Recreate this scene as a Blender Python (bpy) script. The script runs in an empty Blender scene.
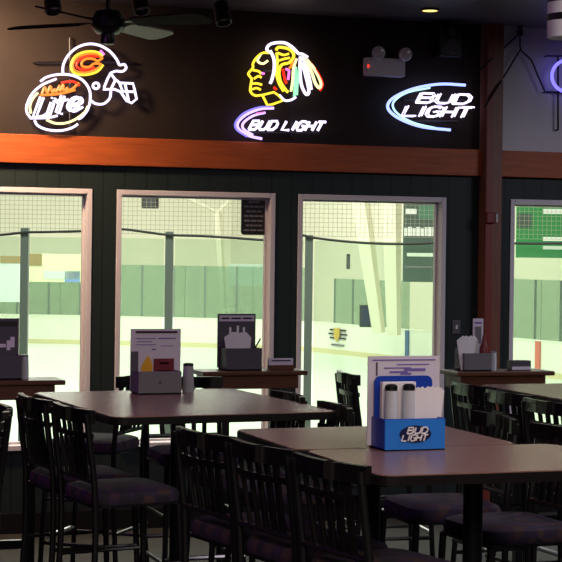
import bpy, bmesh, math, random
from mathutils import Vector, Matrix
random.seed(7)
C = bpy.context.scene.collection
PI = math.pi

# ------------------------------------------------------------------ survey of the photograph
FPX = 1750.0; TH = math.radians(19); ROLL = .013; CX, CY, H = 281.0, 250.0, 1.65
W = 10.02                                     # room side of the window wall
FW = (math.sin(TH), math.cos(TH)); RT = (math.cos(TH), -math.sin(TH))
def ray(x, y):
    u = (x-CX)/FPX; v = (CY-y)/FPX
    c, s = math.cos(ROLL), math.sin(ROLL)
    u2 = u*c - v*s; v2 = u*s + v*c
    return (FW[0]+u2*RT[0], FW[1]+u2*RT[1], v2)
def ony(x, y, Y):
    r = ray(x, y); t = Y/r[1]
    return Vector((r[0]*t, Y, H+r[2]*t))
def onz(x, y, z):
    r = ray(x, y); t = (z-H)/r[2]
    return Vector((r[0]*t, r[1]*t, z))
def atd(x, y, d):
    r = ray(x, y)
    return Vector((r[0]*d, r[1]*d, H+r[2]*d))
def rf(r, f, z=0.0):                          # rink frame: r to the right, f away
    return Vector((r*RT[0]+f*FW[0], r*RT[1]+f*FW[1], z))

# ------------------------------------------------------------------ materials
def lin(c):
    f = lambda v: (v/12.92 if v <= .04045 else ((v+.055)/1.055)**2.4)
    return tuple(f(v/255.0) for v in c) + (1.0,)
def mat(name, rgb, rough=.5, metal=0.0, spec=.5, var=0.0, scale=20.0, bump=0.0, stretch=None, coat=0.0):
    m = bpy.data.materials.new(name); m.use_nodes = True
    nt = m.node_tree; b = nt.nodes['Principled BSDF']
    b.inputs['Base Color'].default_value = lin(rgb)
    b.inputs['Roughness'].default_value = rough; b.inputs['Metallic'].default_value = metal
    b.inputs['Specular IOR Level'].default_value = spec
    b.inputs['Coat Weight'].default_value = coat
    if var or bump:
        tc = nt.nodes.new('ShaderNodeTexCoord'); mp = nt.nodes.new('ShaderNodeMapping')
        if stretch: mp.inputs['Scale'].default_value = stretch
        nz = nt.nodes.new('ShaderNodeTexNoise'); nz.inputs['Scale'].default_value = scale; nz.inputs['Detail'].default_value = 5
        nt.links.new(tc.outputs['Object'], mp.inputs[0]); nt.links.new(mp.outputs[0], nz.inputs['Vector'])
        if var:
            r = nt.nodes.new('ShaderNodeValToRGB'); c = lin(rgb)
            r.color_ramp.elements[0].position = .3; r.color_ramp.elements[1].position = .7
            r.color_ramp.elements[0].color = tuple(v*(1-var) for v in c[:3])+(1,)
            r.color_ramp.elements[1].color = tuple(min(1, v*(1+var)) for v in c[:3])+(1,)
            nt.links.new(nz.outputs['Fac'], r.inputs[0]); nt.links.new(r.outputs[0], b.inputs['Base Color'])
        if bump:
            bp = nt.nodes.new('ShaderNodeBump'); bp.inputs['Strength'].default_value = bump; bp.inputs['Distance'].default_value = .01
            nt.links.new(nz.outputs['Fac'], bp.inputs['Height']); nt.links.new(bp.outputs[0], b.inputs['Normal'])
    return m
def emit(name, rgb, s):
    m = bpy.data.materials.new(name); m.use_nodes = True
    b = m.node_tree.nodes['Principled BSDF']
    b.inputs['Base Color'].default_value = (.02, .02, .02, 1)
    b.inputs['Emission Color'].default_value = lin(rgb); b.inputs['Emission Strength'].default_value = s
    return m
def glass(name, tint, gloss=.06, rough=.02, haze=0.0, hazec=(200, 220, 205)):
    m = bpy.data.materials.new(name); m.use_nodes = True; nt = m.node_tree
    for n in list(nt.nodes): nt.nodes.remove(n)
    out = nt.nodes.new('ShaderNodeOutputMaterial'); t = nt.nodes.new('ShaderNodeBsdfTransparent'); t.inputs[0].default_value = lin(tint)
    g = nt.nodes.new('ShaderNodeBsdfGlossy'); g.inputs['Roughness'].default_value = rough
    mx = nt.nodes.new('ShaderNodeMixShader'); mx.inputs[0].default_value = gloss
    nt.links.new(t.outputs[0], mx.inputs[1]); nt.links.new(g.outputs[0], mx.inputs[2])
    last = mx
    if haze:
        d = nt.nodes.new('ShaderNodeBsdfDiffuse'); d.inputs[0].default_value = lin(hazec)
        m2 = nt.nodes.new('ShaderNodeMixShader'); m2.inputs[0].default_value = haze
        nt.links.new(mx.outputs[0], m2.inputs[1]); nt.links.new(d.outputs[0], m2.inputs[2]); last = m2
    nt.links.new(last.outputs[0], out.inputs[0])
    return m
def grooved(name, rgb, pitch, rough=.5, dark=.55, spec=.5):
    """vertical tongue and groove boards"""
    m = mat(name, rgb, rough, spec=spec); nt = m.node_tree; b = nt.nodes['Principled BSDF']
    tc = nt.nodes.new('ShaderNodeTexCoord'); sp = nt.nodes.new('ShaderNodeSeparateXYZ'); nt.links.new(tc.outputs['Object'], sp.inputs[0])
    q = nt.nodes.new('ShaderNodeMath'); q.operation = 'MULTIPLY'; q.inputs[1].default_value = 1/pitch; nt.links.new(sp.outputs['X'], q.inputs[0])
    f = nt.nodes.new('ShaderNodeMath'); f.operation = 'FRACT'; nt.links.new(q.outputs[0], f.inputs[0])
    l = nt.nodes.new('ShaderNodeMath'); l.operation = 'LESS_THAN'; l.inputs[1].default_value = .08; nt.links.new(f.outputs[0], l.inputs[0])
    nz = nt.nodes.new('ShaderNodeTexNoise'); nz.inputs['Scale'].default_value = 5; nt.links.new(tc.outputs['Object'], nz.inputs['Vector'])
    mx = nt.nodes.new('ShaderNodeMixRGB'); c = lin(rgb); mx.inputs[1].default_value = c
    mx.inputs[2].default_value = tuple(v*dark for v in c[:3])+(1,)
    nt.links.new(l.outputs[0], mx.inputs[0]); nt.links.new(mx.outputs[0], b.inputs['Base Color'])
    bp = nt.nodes.new('ShaderNodeBump'); bp.inputs['Strength'].default_value = .5; bp.inputs['Distance'].default_value = .01; bp.invert = True
    nt.links.new(l.outputs[0], bp.inputs['Height']); nt.links.new(bp.outputs[0], b.inputs['Normal'])
    return m
def netting(name):
    m = bpy.data.materials.new(name); m.use_nodes = True; nt = m.node_tree
    for n in list(nt.nodes): nt.nodes.remove(n)
    out = nt.nodes.new('ShaderNodeOutputMaterial'); t = nt.nodes.new('ShaderNodeBsdfTransparent')
    d = nt.nodes.new('ShaderNodeBsdfDiffuse'); d.inputs[0].default_value = lin((176, 166, 142))
    tc = nt.nodes.new('ShaderNodeTexCoord'); sp = nt.nodes.new('ShaderNodeSeparateXYZ'); nt.links.new(tc.outputs['Object'], sp.inputs[0])
    hs = []
    for ax in 'XZ':
        q = nt.nodes.new('ShaderNodeMath'); q.operation = 'MULTIPLY'; q.inputs[1].default_value = 1/.042; nt.links.new(sp.outputs[ax], q.inputs[0])
        f = nt.nodes.new('ShaderNodeMath'); f.operation = 'FRACT'; nt.links.new(q.outputs[0], f.inputs[0])
        l = nt.nodes.new('ShaderNodeMath'); l.operation = 'LESS_THAN'; l.inputs[1].default_value = .085; nt.links.new(f.outputs[0], l.inputs[0]); hs.append(l)
    a = nt.nodes.new('ShaderNodeMath'); a.operation = 'MAXIMUM'; nt.links.new(hs[0].outputs[0], a.inputs[0]); nt.links.new(hs[1].outputs[0], a.inputs[1])
    mx = nt.nodes.new('ShaderNodeMixShader'); nt.links.new(a.outputs[0], mx.inputs[0])
    nt.links.new(t.outputs[0], mx.inputs[1]); nt.links.new(d.outputs[0], mx.inputs[2]); nt.links.new(mx.outputs[0], out.inputs[0])
    return m
def upholstery(name):
    m = mat(name, (60, 30, 70), .85); nt = m.node_tree; b = nt.nodes['Principled BSDF']
    tc = nt.nodes.new('ShaderNodeTexCoord'); v = nt.nodes.new('ShaderNodeTexVoronoi'); v.inputs['Scale'].default_value = 26
    nt.links.new(tc.outputs['Object'], v.inputs['Vector']); r = nt.nodes.new('ShaderNodeValToRGB')
    sp = nt.nodes.new('ShaderNodeSeparateXYZ'); nt.links.new(v.outputs['Color'], sp.inputs[0])
    e = r.color_ramp.elements; e[0].position = 0; e[0].color = lin((44, 30, 60)); e[1].position = 1; e[1].color = lin((86, 54, 112))
    for p, c in ((.45, (30, 26, 40)), (.7, (58, 32, 52)), (.85, (66, 44, 46))):
        k = e.new(p); k.color = lin(c)
    r.color_ramp.interpolation = 'CONSTANT'
    nt.links.new(sp.outputs[0], r.inputs[0]); nt.links.new(r.outputs[0], b.inputs['Base Color'])
    return m

M = dict(
    green=grooved('green_boards', (27, 38, 38), .13, .55, spec=.3),
    dark=mat('dark_wall_board', (38, 29, 25), .75, var=.18, scale=3, spec=.25),
    drywall=mat('grey_drywall', (206, 202, 208), .9, var=.04, scale=6),
    beam=mat('stained_wood', (158, 76, 32), .5, var=.2, scale=8, stretch=(.5, 6, 6), spec=.35),
    column=mat('brown_timber', (112, 66, 50), .5, var=.2, scale=8, stretch=(8, 8, .6)),
    redstrip=mat('red_brown_timber', (116, 42, 32), .5),
    frame=mat('window_frame_paint', (206, 200, 208), .5),
    ceiling=mat('dark_glossy_ceiling', (92, 91, 95), .28, spec=.7),
    floor=mat('floor_carpet', (50, 49, 45), .8, var=.25, scale=30),
    back=mat('rear_room_walls', (52, 42, 40), .8),
    top=mat('table_laminate', (132, 100, 92), .27, spec=.85, var=.12, scale=14, stretch=(1, 4, 4)),
    edge=mat('table_edge', (20, 17, 18), .35),
    black=mat('black_metal', (16, 16, 19), .32, spec=.6),
    blackwood=mat('black_lacquered_wood', (15, 13, 14), .35, spec=.45),
    postm=mat('pedestal_metal', (22, 23, 30), .28, metal=.5),
    seat=upholstery('patterned_upholstery'),
    rail=mat('dark_red_wood', (88, 54, 38), .35, var=.25, scale=8, stretch=(1, 5, 5)),
    grey=mat('grey_plastic', (112, 108, 116), .5), greydark=mat('dark_grey_plastic', (76, 72, 82), .5),
    blue=mat('blue_plastic', (22, 62, 170), .35), bluelight=mat('light_blue_print', (36, 120, 215), .4), navy=mat('navy_print', (14, 26, 72), .4),
    white=mat('white_paper', (228, 224, 230), .8), lilac=mat('lilac_paper', (208, 200, 216), .8), ink=mat('purple_ink', (110, 92, 170), .8),
    inkdark=mat('dark_ink', (58, 40, 66), .8), mustard=mat('mustard_print', (232, 166, 40), .7), maroon=mat('maroon_print', (112, 22, 42), .7),
    silver=mat('brushed_steel', (170, 170, 176), .3, metal=.9), shglass=mat('frosted_shaker_glass', (196, 200, 210), .25),
    ketchup=mat('ketchup_red', (110, 24, 18), .4),
    panel=mat('off_white_plastic', (205, 204, 206), .5), plasticblack=mat('black_plastic', (14, 14, 15), .45),
    cardgrey=mat('pewter_grey', (150, 149, 158), .4),
    cone=mat('grey_speaker_cone', (70, 70, 74), .6), lens=mat('lamp_lens', (190, 186, 184), .15, spec=.8),
    blade=mat('fan_blade_lit', (150, 138, 130), .5), bladeb=mat('fan_blade_brown', (30, 22, 20), .9, spec=.1), fanm=mat('fan_motor', (26, 20, 22), .35, metal=.3),  # the pale blade colour has lamp light painted into it
    pane=glass('window_glass', (250, 253, 249), .035),
    rinkglass=glass('rink_glass_green', (228, 236, 226), .03, haze=.3, hazec=(150, 172, 156)),
    neargl=glass('near_rink_glass', (243, 250, 243), .02, haze=.05, hazec=(190, 215, 196)),
    ice=mat('ice', (226, 236, 222), .35, spec=.3, var=.03, scale=.4),
    boards=mat('dasher_board_white', (240, 241, 228), .5), kick=mat('kick_strip_yellow', (216, 206, 164), .5),
    rwall=mat('rink_wall_cream', (236, 232, 212), .9, var=.03, scale=.5), steel=mat('cream_steel', (226, 222, 200), .6), rpost=mat('grey_green_post', (112, 124, 116), .4),
    cable=mat('black_cable', (34, 38, 36), .6), net=netting('safety_net'),
    bline=mat('blue_line', (70, 100, 150), .5), rline=mat('red_line', (214, 110, 92), .5), gold=mat('gold_print', (206, 172, 70), .5),
    bannerg=mat('green_banner', (44, 130, 72), .8), bannerd=mat('dark_banner', (66, 82, 76), .8), bannert=mat('teal_print', (66, 112, 92), .8),
    btext=mat('banner_white', (226, 230, 224), .8),
    paleblue=mat('pale_blue_reflection', (204, 216, 212), .8), lime=mat('pale_lime_reflection', (226, 236, 190), .8), cobalt=mat('soft_blue_reflection', (120, 150, 206), .8), tan=mat('tan_reflection', (150, 128, 88), .8),  # colours of the blurred reflections on the window panes
    amber=emit('downlight_amber', (255, 214, 120), 2.0),
)
NEON = dict(white=emit('neon_white', (226, 212, 255), 2.2), lav=emit('neon_lav', (200, 170, 255), 2.0), yellow=emit('neon_yellow', (255, 216, 56), 1.6),
            cream=emit('neon_cream', (255, 238, 170), 1.7), orange=emit('neon_orange', (255, 132, 36), 1.5), red=emit('neon_red', (255, 40, 14), 1.6),
            pink=emit('neon_pink', (255, 120, 215), 1.6), green=emit('neon_green', (150, 250, 180), 1.5), blue=emit('neon_blue', (150, 168, 255), 2.2),
            cyan=emit('neon_cyan', (175, 230, 255), 1.8), violet=emit('neon_violet', (120, 110, 255), 1.9))

# ------------------------------------------------------------------ mesh helpers
class MB:
    def __init__(s): s.bm = bmesh.new()
    def box(s, c, d, rz=0.0, bev=0.0, M4=None):
        r = bmesh.ops.create_cube(s.bm, size=1.0); vs = r['verts']
        bmesh.ops.scale(s.bm, vec=d, verts=vs)
        if bev:
            es = list({e for v in vs for e in v.link_edges})
            k = bmesh.ops.bevel(s.bm, geom=es, offset=bev, segments=2, affect='EDGES', profile=.5)
            vs = list({v for f in k['faces'] for v in f.verts} | {v for v in vs if v.is_valid})
        m = M4 if M4 else (Matrix.Translation(c) @ Matrix.Rotation(rz, 4, 'Z'))
        bmesh.ops.transform(s.bm, matrix=m, verts=vs); return s
    def tube(s, pts, r, n=8, closed=False):
        pts = [Vector(p) for p in pts]; N = len(pts); rings = []; up = None
        for i, p in enumerate(pts):
            a = pts[(i-1) % N] if (closed or i > 0) else p
            b = pts[(i+1) % N] if (closed or i < N-1) else p
            d = (b-a); d = d.normalized() if d.length > 1e-9 else Vector((0, 0, 1))
            if up is None: up = Vector((0, 0, 1)) if abs(d.z) < .9 else Vector((1, 0, 0))
            x = d.cross(up)
            if x.length < 1e-4: x = d.orthogonal()
            x.normalize(); y = x.cross(d).normalized(); up = y
            rr = r[i] if isinstance(r, (list, tuple)) else r
            rings.append([s.bm.verts.new(p + (x*math.cos(2*PI*k/n) + y*math.sin(2*PI*k/n))*rr) for k in range(n)])
        for i in range(N if closed else N-1):
            A, B = rings[i], rings[(i+1) % N]
            for k in range(n): s.bm.faces.new((A[k], A[(k+1) % n], B[(k+1) % n], B[k]))
        if not closed:
            s.bm.faces.new(rings[0][::-1]); s.bm.faces.new(rings[-1])
        return s
    def lathe(s, prof, c=(0, 0, 0), n=20, M4=None):
        m = M4 if M4 else Matrix.Translation(c); rings = []
        for r, z in prof:
            rings.append([s.bm.verts.new(m @ Vector((max(r, 1e-4)*math.cos(2*PI*k/n), max(r, 1e-4)*math.sin(2*PI*k/n), z))) for k in range(n)])
        for A, B in zip(rings, rings[1:]):
            for k in range(n): s.bm.faces.new((A[k], A[(k+1) % n], B[(k+1) % n], B[k]))
        s.bm.faces.new(rings[0][::-1]); s.bm.faces.new(rings[-1]); return s
    def prism(s, pts, ax, a, b):
        """polygon of (u,v) pushed along axis ax from a to b; ax 'z': (x,y); 'y': (x,z); 'x': (y,z)"""
        def P(u, v, w): return {'z': (u, v, w), 'y': (u, w, v), 'x': (w, u, v)}[ax]
        A = [s.bm.verts.new(P(u, v, a)) for u, v in pts]; B = [s.bm.verts.new(P(u, v, b)) for u, v in pts]
        n = len(pts)
        for k in range(n): s.bm.faces.new((A[k], A[(k+1) % n], B[(k+1) % n], B[k]))
        s.bm.faces.new(A[::-1]); s.bm.faces.new(B); return s
    def quad(s, *p):
        s.bm.faces.new([s.bm.verts.new(q) for q in p]); return s
    def build(s, name, m, parent=None, smooth=False, loc=None):
        bmesh.ops.recalc_face_normals(s.bm, faces=s.bm.faces[:])
        me = bpy.data.meshes.new(name); s.bm.to_mesh(me); s.bm.free()
        me.materials.append(m)
        if smooth:
            for p in me.polygons: p.use_smooth = True
            if hasattr(me, 'set_sharp_from_angle'): me.set_sharp_from_angle(angle=math.radians(40))
        o = bpy.data.objects.new(name, me); C.objects.link(o)
        if parent: o.parent = parent
        if loc is not None: o.location = loc
        return o
def rrect(w, d, r, n=5, cx=0, cy=0):
    pts = []
    for sx, sy, a0 in ((1, 1, 0), (-1, 1, 90), (-1, -1, 180), (1, -1, 270)):
        for k in range(n+1):
            a = math.radians(a0 + 90*k/n)
            pts.append((cx+sx*(w/2-r)+r*math.cos(a), cy+sy*(d/2-r)+r*math.sin(a)))
    return pts
def thing(name, label, cat, loc=(0, 0, 0), rz=0.0, group=None):
    o = bpy.data.objects.new(name, None); C.objects.link(o); o.empty_display_size = .1
    o.location = loc; o.rotation_euler = (0, 0, rz); o['label'] = label; o['category'] = cat
    if group: o['group'] = group
    return o
def tag(o, label, cat, group=None):
    o['label'] = label; o['category'] = cat
    if group: o['group'] = group
    return o
def struct(o, label=None):
    o['kind'] = 'structure'
    if label: o['label'] = label
    return o
def dup(root, loc, rz, label, group=None):
    r = root.copy(); C.objects.link(r); r.location = loc; r.rotation_euler = (0, 0, rz); r['label'] = label
    if group: r['group'] = group
    for ch in list(root.children):
        c = ch.copy(); C.objects.link(c); c.parent = r
        for g in list(ch.children):
            d = g.copy(); C.objects.link(d); d.parent = c
    return r
def smoothpath(pts, k=6, closed=False):
    """Catmull-Rom through 3-D points"""
    P = [Vector(p) for p in pts]; n = len(P); out = []
    if n < 3: return P
    for i in range(n if closed else n-1):
        p0 = P[(i-1) % n] if (closed or i > 0) else P[0]*2-P[1]
        p1 = P[i]; p2 = P[(i+1) % n]
        p3 = P[(i+2) % n] if (closed or i < n-2) else P[-1]*2-P[-2]
        for j in range(k):
            t = j/k
            out.append(.5*((2*p1)+(p2-p0)*t+(2*p0-5*p1+4*p2-p3)*t*t+(3*p1-p0-3*p2+p3)*t*t*t))
    if not closed: out.append(P[-1])
    return out

# ------------------------------------------------------------------ the room
X0, X1, Y0, ZC = -3.2, 9.0, -3.2, 3.085
struct(MB().box(((X0+X1)/2, (Y0+W)/2, -.05), (X1-X0, W-Y0, .1)).build('floor', M['floor']))
struct(MB().box(((X0+X1)/2, (Y0+W)/2, ZC+.05), (X1-X0, W-Y0, .1)).build('ceiling', M['ceiling']))
struct(MB().box((X0-.05, (Y0+W)/2, ZC/2), (.1, W-Y0, ZC)).build('wall_left', M['back']))
struct(MB().box((X1+.05, (Y0+W)/2, ZC/2), (.1, W-Y0, ZC)).build('wall_right', M['back']))
struct(MB().box(((X0+X1)/2, Y0-.05, ZC/2), (X1-X0, .1, ZC)).build('wall_rear', M['back']))
OP = [(1.298, 2.28), (2.427, 3.409), (3.556, 4.538), (4.983, 5.965)]
SILL, HEAD, TK = .476, 1.992, .14
mb = MB()
def wbox(a, b, z0, z1): mb.box(((a+b)/2, W+TK/2, (z0+z1)/2), (b-a, TK, z1-z0))
wbox(X0, X1, 0, SILL); wbox(X0, X1, HEAD, 2.2)
xs = [X0]+[v for o in OP for v in o]+[X1]
for k in range(0, len(xs), 2): wbox(xs[k], xs[k+1], SILL, HEAD)
struct(mb.build('wall_back', M['green']))
COLX0, COLX1 = 4.765, 4.878
struct(MB().box(((X0+COLX0)/2, W+TK/2, (2.2+ZC)/2), (COLX0-X0, TK, ZC-2.2)).build('wall_upper_left', M['dark']))
struct(MB().box(((X1+COLX0)/2, W+TK/2, (2.2+ZC)/2), (X1-COLX0, TK, ZC-2.2)).build('wall_upper_right', M['drywall']))
struct(MB().box(((X0+COLX0)/2, W-.02, 2.213), (COLX0-X0, .04, .166), bev=.004).build('trim_1', M['beam']))
struct(MB().box(((X1+COLX1)/2, W-.02, 2.213), (X1-COLX1, .04, .166), bev=.004).build('trim_2', M['beam']))
struct(MB().box(((X0+X1)/2, W-.012, .06), (X1-X0, .024, .12), bev=.003).build('baseboard_back', M['blackwood']))
col = struct(MB().box(((COLX0+COLX1)/2, W-.048, ZC/2), (COLX1-COLX0, .096, ZC), bev=.003).build('trim_3', M['column']))
MB().box((COLX0+.024, W-.098, ZC/2), (.044, .006, ZC-.004)).build('face_strip', M['redstrip'], col)
for i, (a, b) in enumerate(OP):
    t = .03; mb = MB(); yc, dp = W+.04, .1
    mb.box((a+t/2, yc, (SILL+HEAD)/2), (t, dp, HEAD-SILL), bev=.003); mb.box((b-t/2, yc, (SILL+HEAD)/2), (t, dp, HEAD-SILL), bev=.003)
    mb.box(((a+b)/2, yc, HEAD-t/2), (b-a-2*t, dp, t), bev=.003); mb.box(((a+b)/2, yc-.012, SILL+t/2), (b-a-2*t, dp+.02, t), bev=.003)
    w = struct(mb.build('window_%d' % (i+1), M['frame']))
    s_ = .012; mb = MB(); y2 = W+.075
    for x in (a+t+s_/2, b-t-s_/2): mb.box((x, y2, (SILL+HEAD)/2), (s_, .03, HEAD-SILL-2*t))
    for z in (SILL+t+s_/2, HEAD-t-s_/2): mb.box(((a+b)/2, y2, z), (b-a-2*t, .03, s_))
    mb.build('sash', M['frame'], w)
    MB().box(((a+b)/2, y2, (SILL+HEAD)/2), (b-a-2*t-.01, .008, HEAD-SILL-2*t-.01)).build('pane', M['pane'], w)

# ------------------------------------------------------------------ the ice rink behind the windows
ICE = -1.95
struct(MB().box(rf(0, 52, ICE-.1), (110, 78, .2), rz=-TH).build('ice_floor', M['ice']))
bpts = [(-60, 66.5), (-17, 66), (-8.2, 65.2), (-3.5, 64.2), (-1, 63.6), (1.1, 62.4), (2.3, 60.4), (4.2, 57), (7.6, 51), (10.5, 45.8), (16, 36)]
bd = thing('dasher_boards', 'white dasher boards with yellow kick strip around the far end of the ice', 'rink boards')
def strip(name, m, pts, z0, z1, th, parent, off=0.0):
    mb = MB()
    for (r0, f0), (r1, f1) in zip(pts, pts[1:]):
        a, b = rf(r0, f0), rf(r1, f1); d = (b-a); L = d.length; ang = math.atan2(d.y, d.x)
        n = Vector((d.y, -d.x, 0)).normalized()*off
        mb.box((a+b)/2+n+Vector((0, 0, (z0+z1)/2)), (L+.02, th, z1-z0), rz=ang)
    return mb.build(name, m, parent)
strip('board_panel', M['boards'], bpts, ICE+.17, ICE+1.04, .12, bd)
strip('cap_rail', M['boards'], bpts, ICE+1.04, ICE+1.08, .16, bd)
strip('kick_strip', M['kick'], bpts, ICE, ICE+.17, .14, bd)
def bp_at(x):                                 # where the sight line of column x meets the far boards
    for (r0, f0), (r1, f1) in zip(bpts, bpts[1:]):
        u = (x-CX)/FPX; d0 = r0-u*f0; d1 = r1-u*f1
        if d0 <= 0 <= d1 or d1 <= 0 <= d0:
            k = d0/(d0-d1); return (r0+(r1-r0)*k, f0+(f1-f0)*k, math.atan2(rf(r1-r0, f1-f0).y, rf(r1-r0, f1-f0).x))
def onboard(name, m, x, z0, z1, w, parent, out=.09, dx=0.0):
    r, f, a = bp_at(x); p = rf(r, f); n = Vector((math.sin(a), -math.cos(a), 0)); tdir = Vector((math.cos(a), math.sin(a), 0))
    return MB().box(p+n*out+tdir*dx+Vector((0, 0, (z0+z1)/2)), (w, .04, z1-z0), rz=a).build(name, m, parent)
onboard('blue_line_mark', M['bline'], 410.5, ICE+.02, ICE+1.04, .19, bd)
onboard('red_line_mark', M['rline'], 541.5, ICE+.02, ICE+1.04, .22, bd)
for k, (z0, w) in enumerate(((.82, 1.0), (.68, 1.15), (.54, 1.0))): onboard('emblem_bar', M['inkdark'], 341, ICE+z0, ICE+z0+.055, w, bd)
r_, f_, a_ = bp_at(341); n_ = Vector((math.sin(a_), -math.cos(a_), 0)); t_ = Vector((math.cos(a_), math.sin(a_), 0)); p_ = rf(r_, f_)+n_*.13
o = MB().prism([(-.17, .92), (.17, .92), (.17, .62), (0, .45), (-.17, .62)], 'y', -.02, .02).build('emblem_shield', M['gold'], bd); o.location = p_+Vector((0, 0, ICE)); o.rotation_euler = (0, 0, a_)
onboard('emblem_caption', M['grey'], 341, ICE+.3, ICE+.36, .8, bd)
# green glass above the far boards
gs = thing('glass_barrier', 'greenish glass panels with thin posts on top of the far boards', 'rink glass')
g1 = [(-60, 66.5), (-17, 66), (-8.2, 65.2), (-3.5, 64.2), (-1, 63.6), (1.1, 62.4)]
g2 = [(1.9, 61.1), (4.2, 57)]
g3 = [(6.9, 52.3), (7.6, 51), (10.5, 45.8), (16, 36)]
for g, h in ((g1, 1.9), (g2, 1.55), (g3, 1.75)): strip('glass_panel', M['rinkglass'], g, ICE+1.08, ICE+1.08+h, .02, gs)
def along(pts, step):
    out = []; acc = 0
    for (r0, f0), (r1, f1) in zip(pts, pts[1:]):
        L = math.hypot(r1-r0, f1-f0); s = acc
        while s < L: out.append((r0+(r1-r0)*s/L, f0+(f1-f0)*s/L)); s += step
        acc = s-L
    return out
for g, h in (([(-17, 66)]+g1[2:], 1.9), (g2, 1.55), (g3, 1.75)):
    for r, f in along(g, 1.2):
        if r < 13: MB().box(rf(r, f, ICE+1.08+h/2), (.07, .07, h), rz=-TH).build('post', M['rpost'], gs)
# hall of the rink
struct(MB().box(rf(-25, 75, 3), (110, .3, 12), rz=-TH).build('wall_rink_end', M['rwall']))
a, b = rf(-3, 76.5), rf(24, 33); d = b-a
struct(MB().box((a+b)/2+Vector((0, 0, 3)), (d.length, .3, 12), rz=math.atan2(d.y, d.x)).build('wall_rink_side', M['rwall']))
def steelframe(foot_px, top_px, dist, label, wid, raft):
    f0 = atd(*foot_px, dist); t0 = atd(*top_px, dist)
    T = thing('steel_column', label, 'steel frame', (f0.x, f0.y, f0.z), 0)
    L = t0-f0
    mb = MB(); mb.tube([(0, 0, 0), L*.5, L], [wid*.75, wid*.9, wid*1.1], 4); mb.build('upright', M['steel'], T)
    for q in raft:
        e = atd(*q, dist)-f0; MB().tube([L, e], wid*.55, 4).build('rafter', M['steel'], T)
steelframe((224.5, 322), (218, 213), 69, 'slim cream steel column with roof braces seen through the middle left window', .16, [(188, 199), (240, 190)])
steelframe((379, 333), (360, 196), 55.5, 'stout leaning cream steel column right of the emblem on the boards', .3, [(352, 170)])
steelframe((394, 335), (391, 185), 55, 'straight pale column beside the dark hanging banner', .32, [(392, 160)])
# banners, and sheets painted as reflections on the window glass
def banner(name, label, cat, x0, y0, x1, y1, d, m, rows, group=None, slant=0):
    p = [atd(x0, y0, d), atd(x1, y0, d), atd(x1, y1, d), atd(x0, y1, d)]
    c = (p[0]+p[2])/2; w = (p[1]-p[0]).length; h = (p[0]-p[3]).length
    T = thing(name, label, cat, c, -TH)
    MB().box((0, 0, 0), (w, .05, h), bev=.01).build('cloth_or_reflection', m, T)
    k = w/(x1-x0)
    for (a, b, e, f, mm) in rows:
        MB().box((((a+e)/2-(x0+x1)/2)*k, -.035, -((b+f)/2-(y0+y1)/2)*k), ((e-a)*k, .03, (f-b)*k)).build('print_or_reflection', mm, T)
    return T
rows = [(405, 209, 416, 214, M['btext']), (418, 206, 433, 219, M['bannert'])]
x = 404
for w in (3, 4, 3, 4, 3, 2, 4, 4): rows.append((x, 227+(w % 2), x+w, 236, M['btext'])); x += w+.7
rows += [(407, 253, 435, 256.5, M['btext']), (405, 266, 435, 268, M['grey'])]
banner('hanging_banner', 'dark grey green banner with white lettering bands behind the right-hand window', 'banner', 403, 203, 436.5, 282, 53, M['bannerd'], rows)
rows = [(543, 209, 562, 214, M['btext']), (543, 237, 562, 241, M['btext']), (543, 246, 562, 249.5, M['btext']), (517, 214, 531, 228, M['bannerd'])]
banner('hanging_banner', 'bright green banner with white bands behind the window at the far right', 'banner', 516, 203.5, 590, 258, 47, M['bannerg'], rows)
banner('reflection_sheet', 'pale blue white flag at the left edge, painted on a sheet behind the left window', 'reflection', -12, 262, 25, 302, 63, M['paleblue'], [(0, 256, 22, 263, M['tan'])])  # this and the next two stand in for reflections on the panes
banner('reflection_sheet', 'pale lime and blue flag right of the post, painted on a sheet behind the left window', 'reflection', 27, 254, 81, 282, 63.5, M['lime'], [(26, 254, 42, 266, M['tan']), (44, 271, 80, 279, M['paleblue']), (65, 271, 80, 282, M['cobalt'])])
banner('reflection_sheet', 'soft pale blue flag painted on a sheet behind the middle left window', 'reflection', 229, 264, 263, 286, 67, M['paleblue'], [])
for (x0, y0, x1, y1, d, lab, nm, ct) in ((346.5, 254, 350, 269, 57, 'narrow dark slot on the rink wall left of the leaning column', 'wall_slot', 'wall slot'),
                            (359.5, 305, 375, 327, 56.3, 'black box behind the green glass left of the leaning column', 'equipment_box', 'box'),
                            (142, 196.5, 158.5, 208.5, 30, 'small dark square box hanging high in the middle left window', 'hanging_speaker', 'speaker')):
    p = atd((x0+x1)/2, (y0+y1)/2, d); k = d/FPX
    T = thing(nm, lab, ct, p, -TH)
    MB().box((0, 0, 0), ((x1-x0)*k, .3, (y1-y0)*k), bev=.02).build('case', M['plasticblack'], T)
    MB().box((0, -.16, 0), ((x1-x0)*k*.8, .03, (y1-y0)*k*.8)).build('front_panel', M['cone'] if nm != 'equipment_box' else M['navy'], T)
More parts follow.
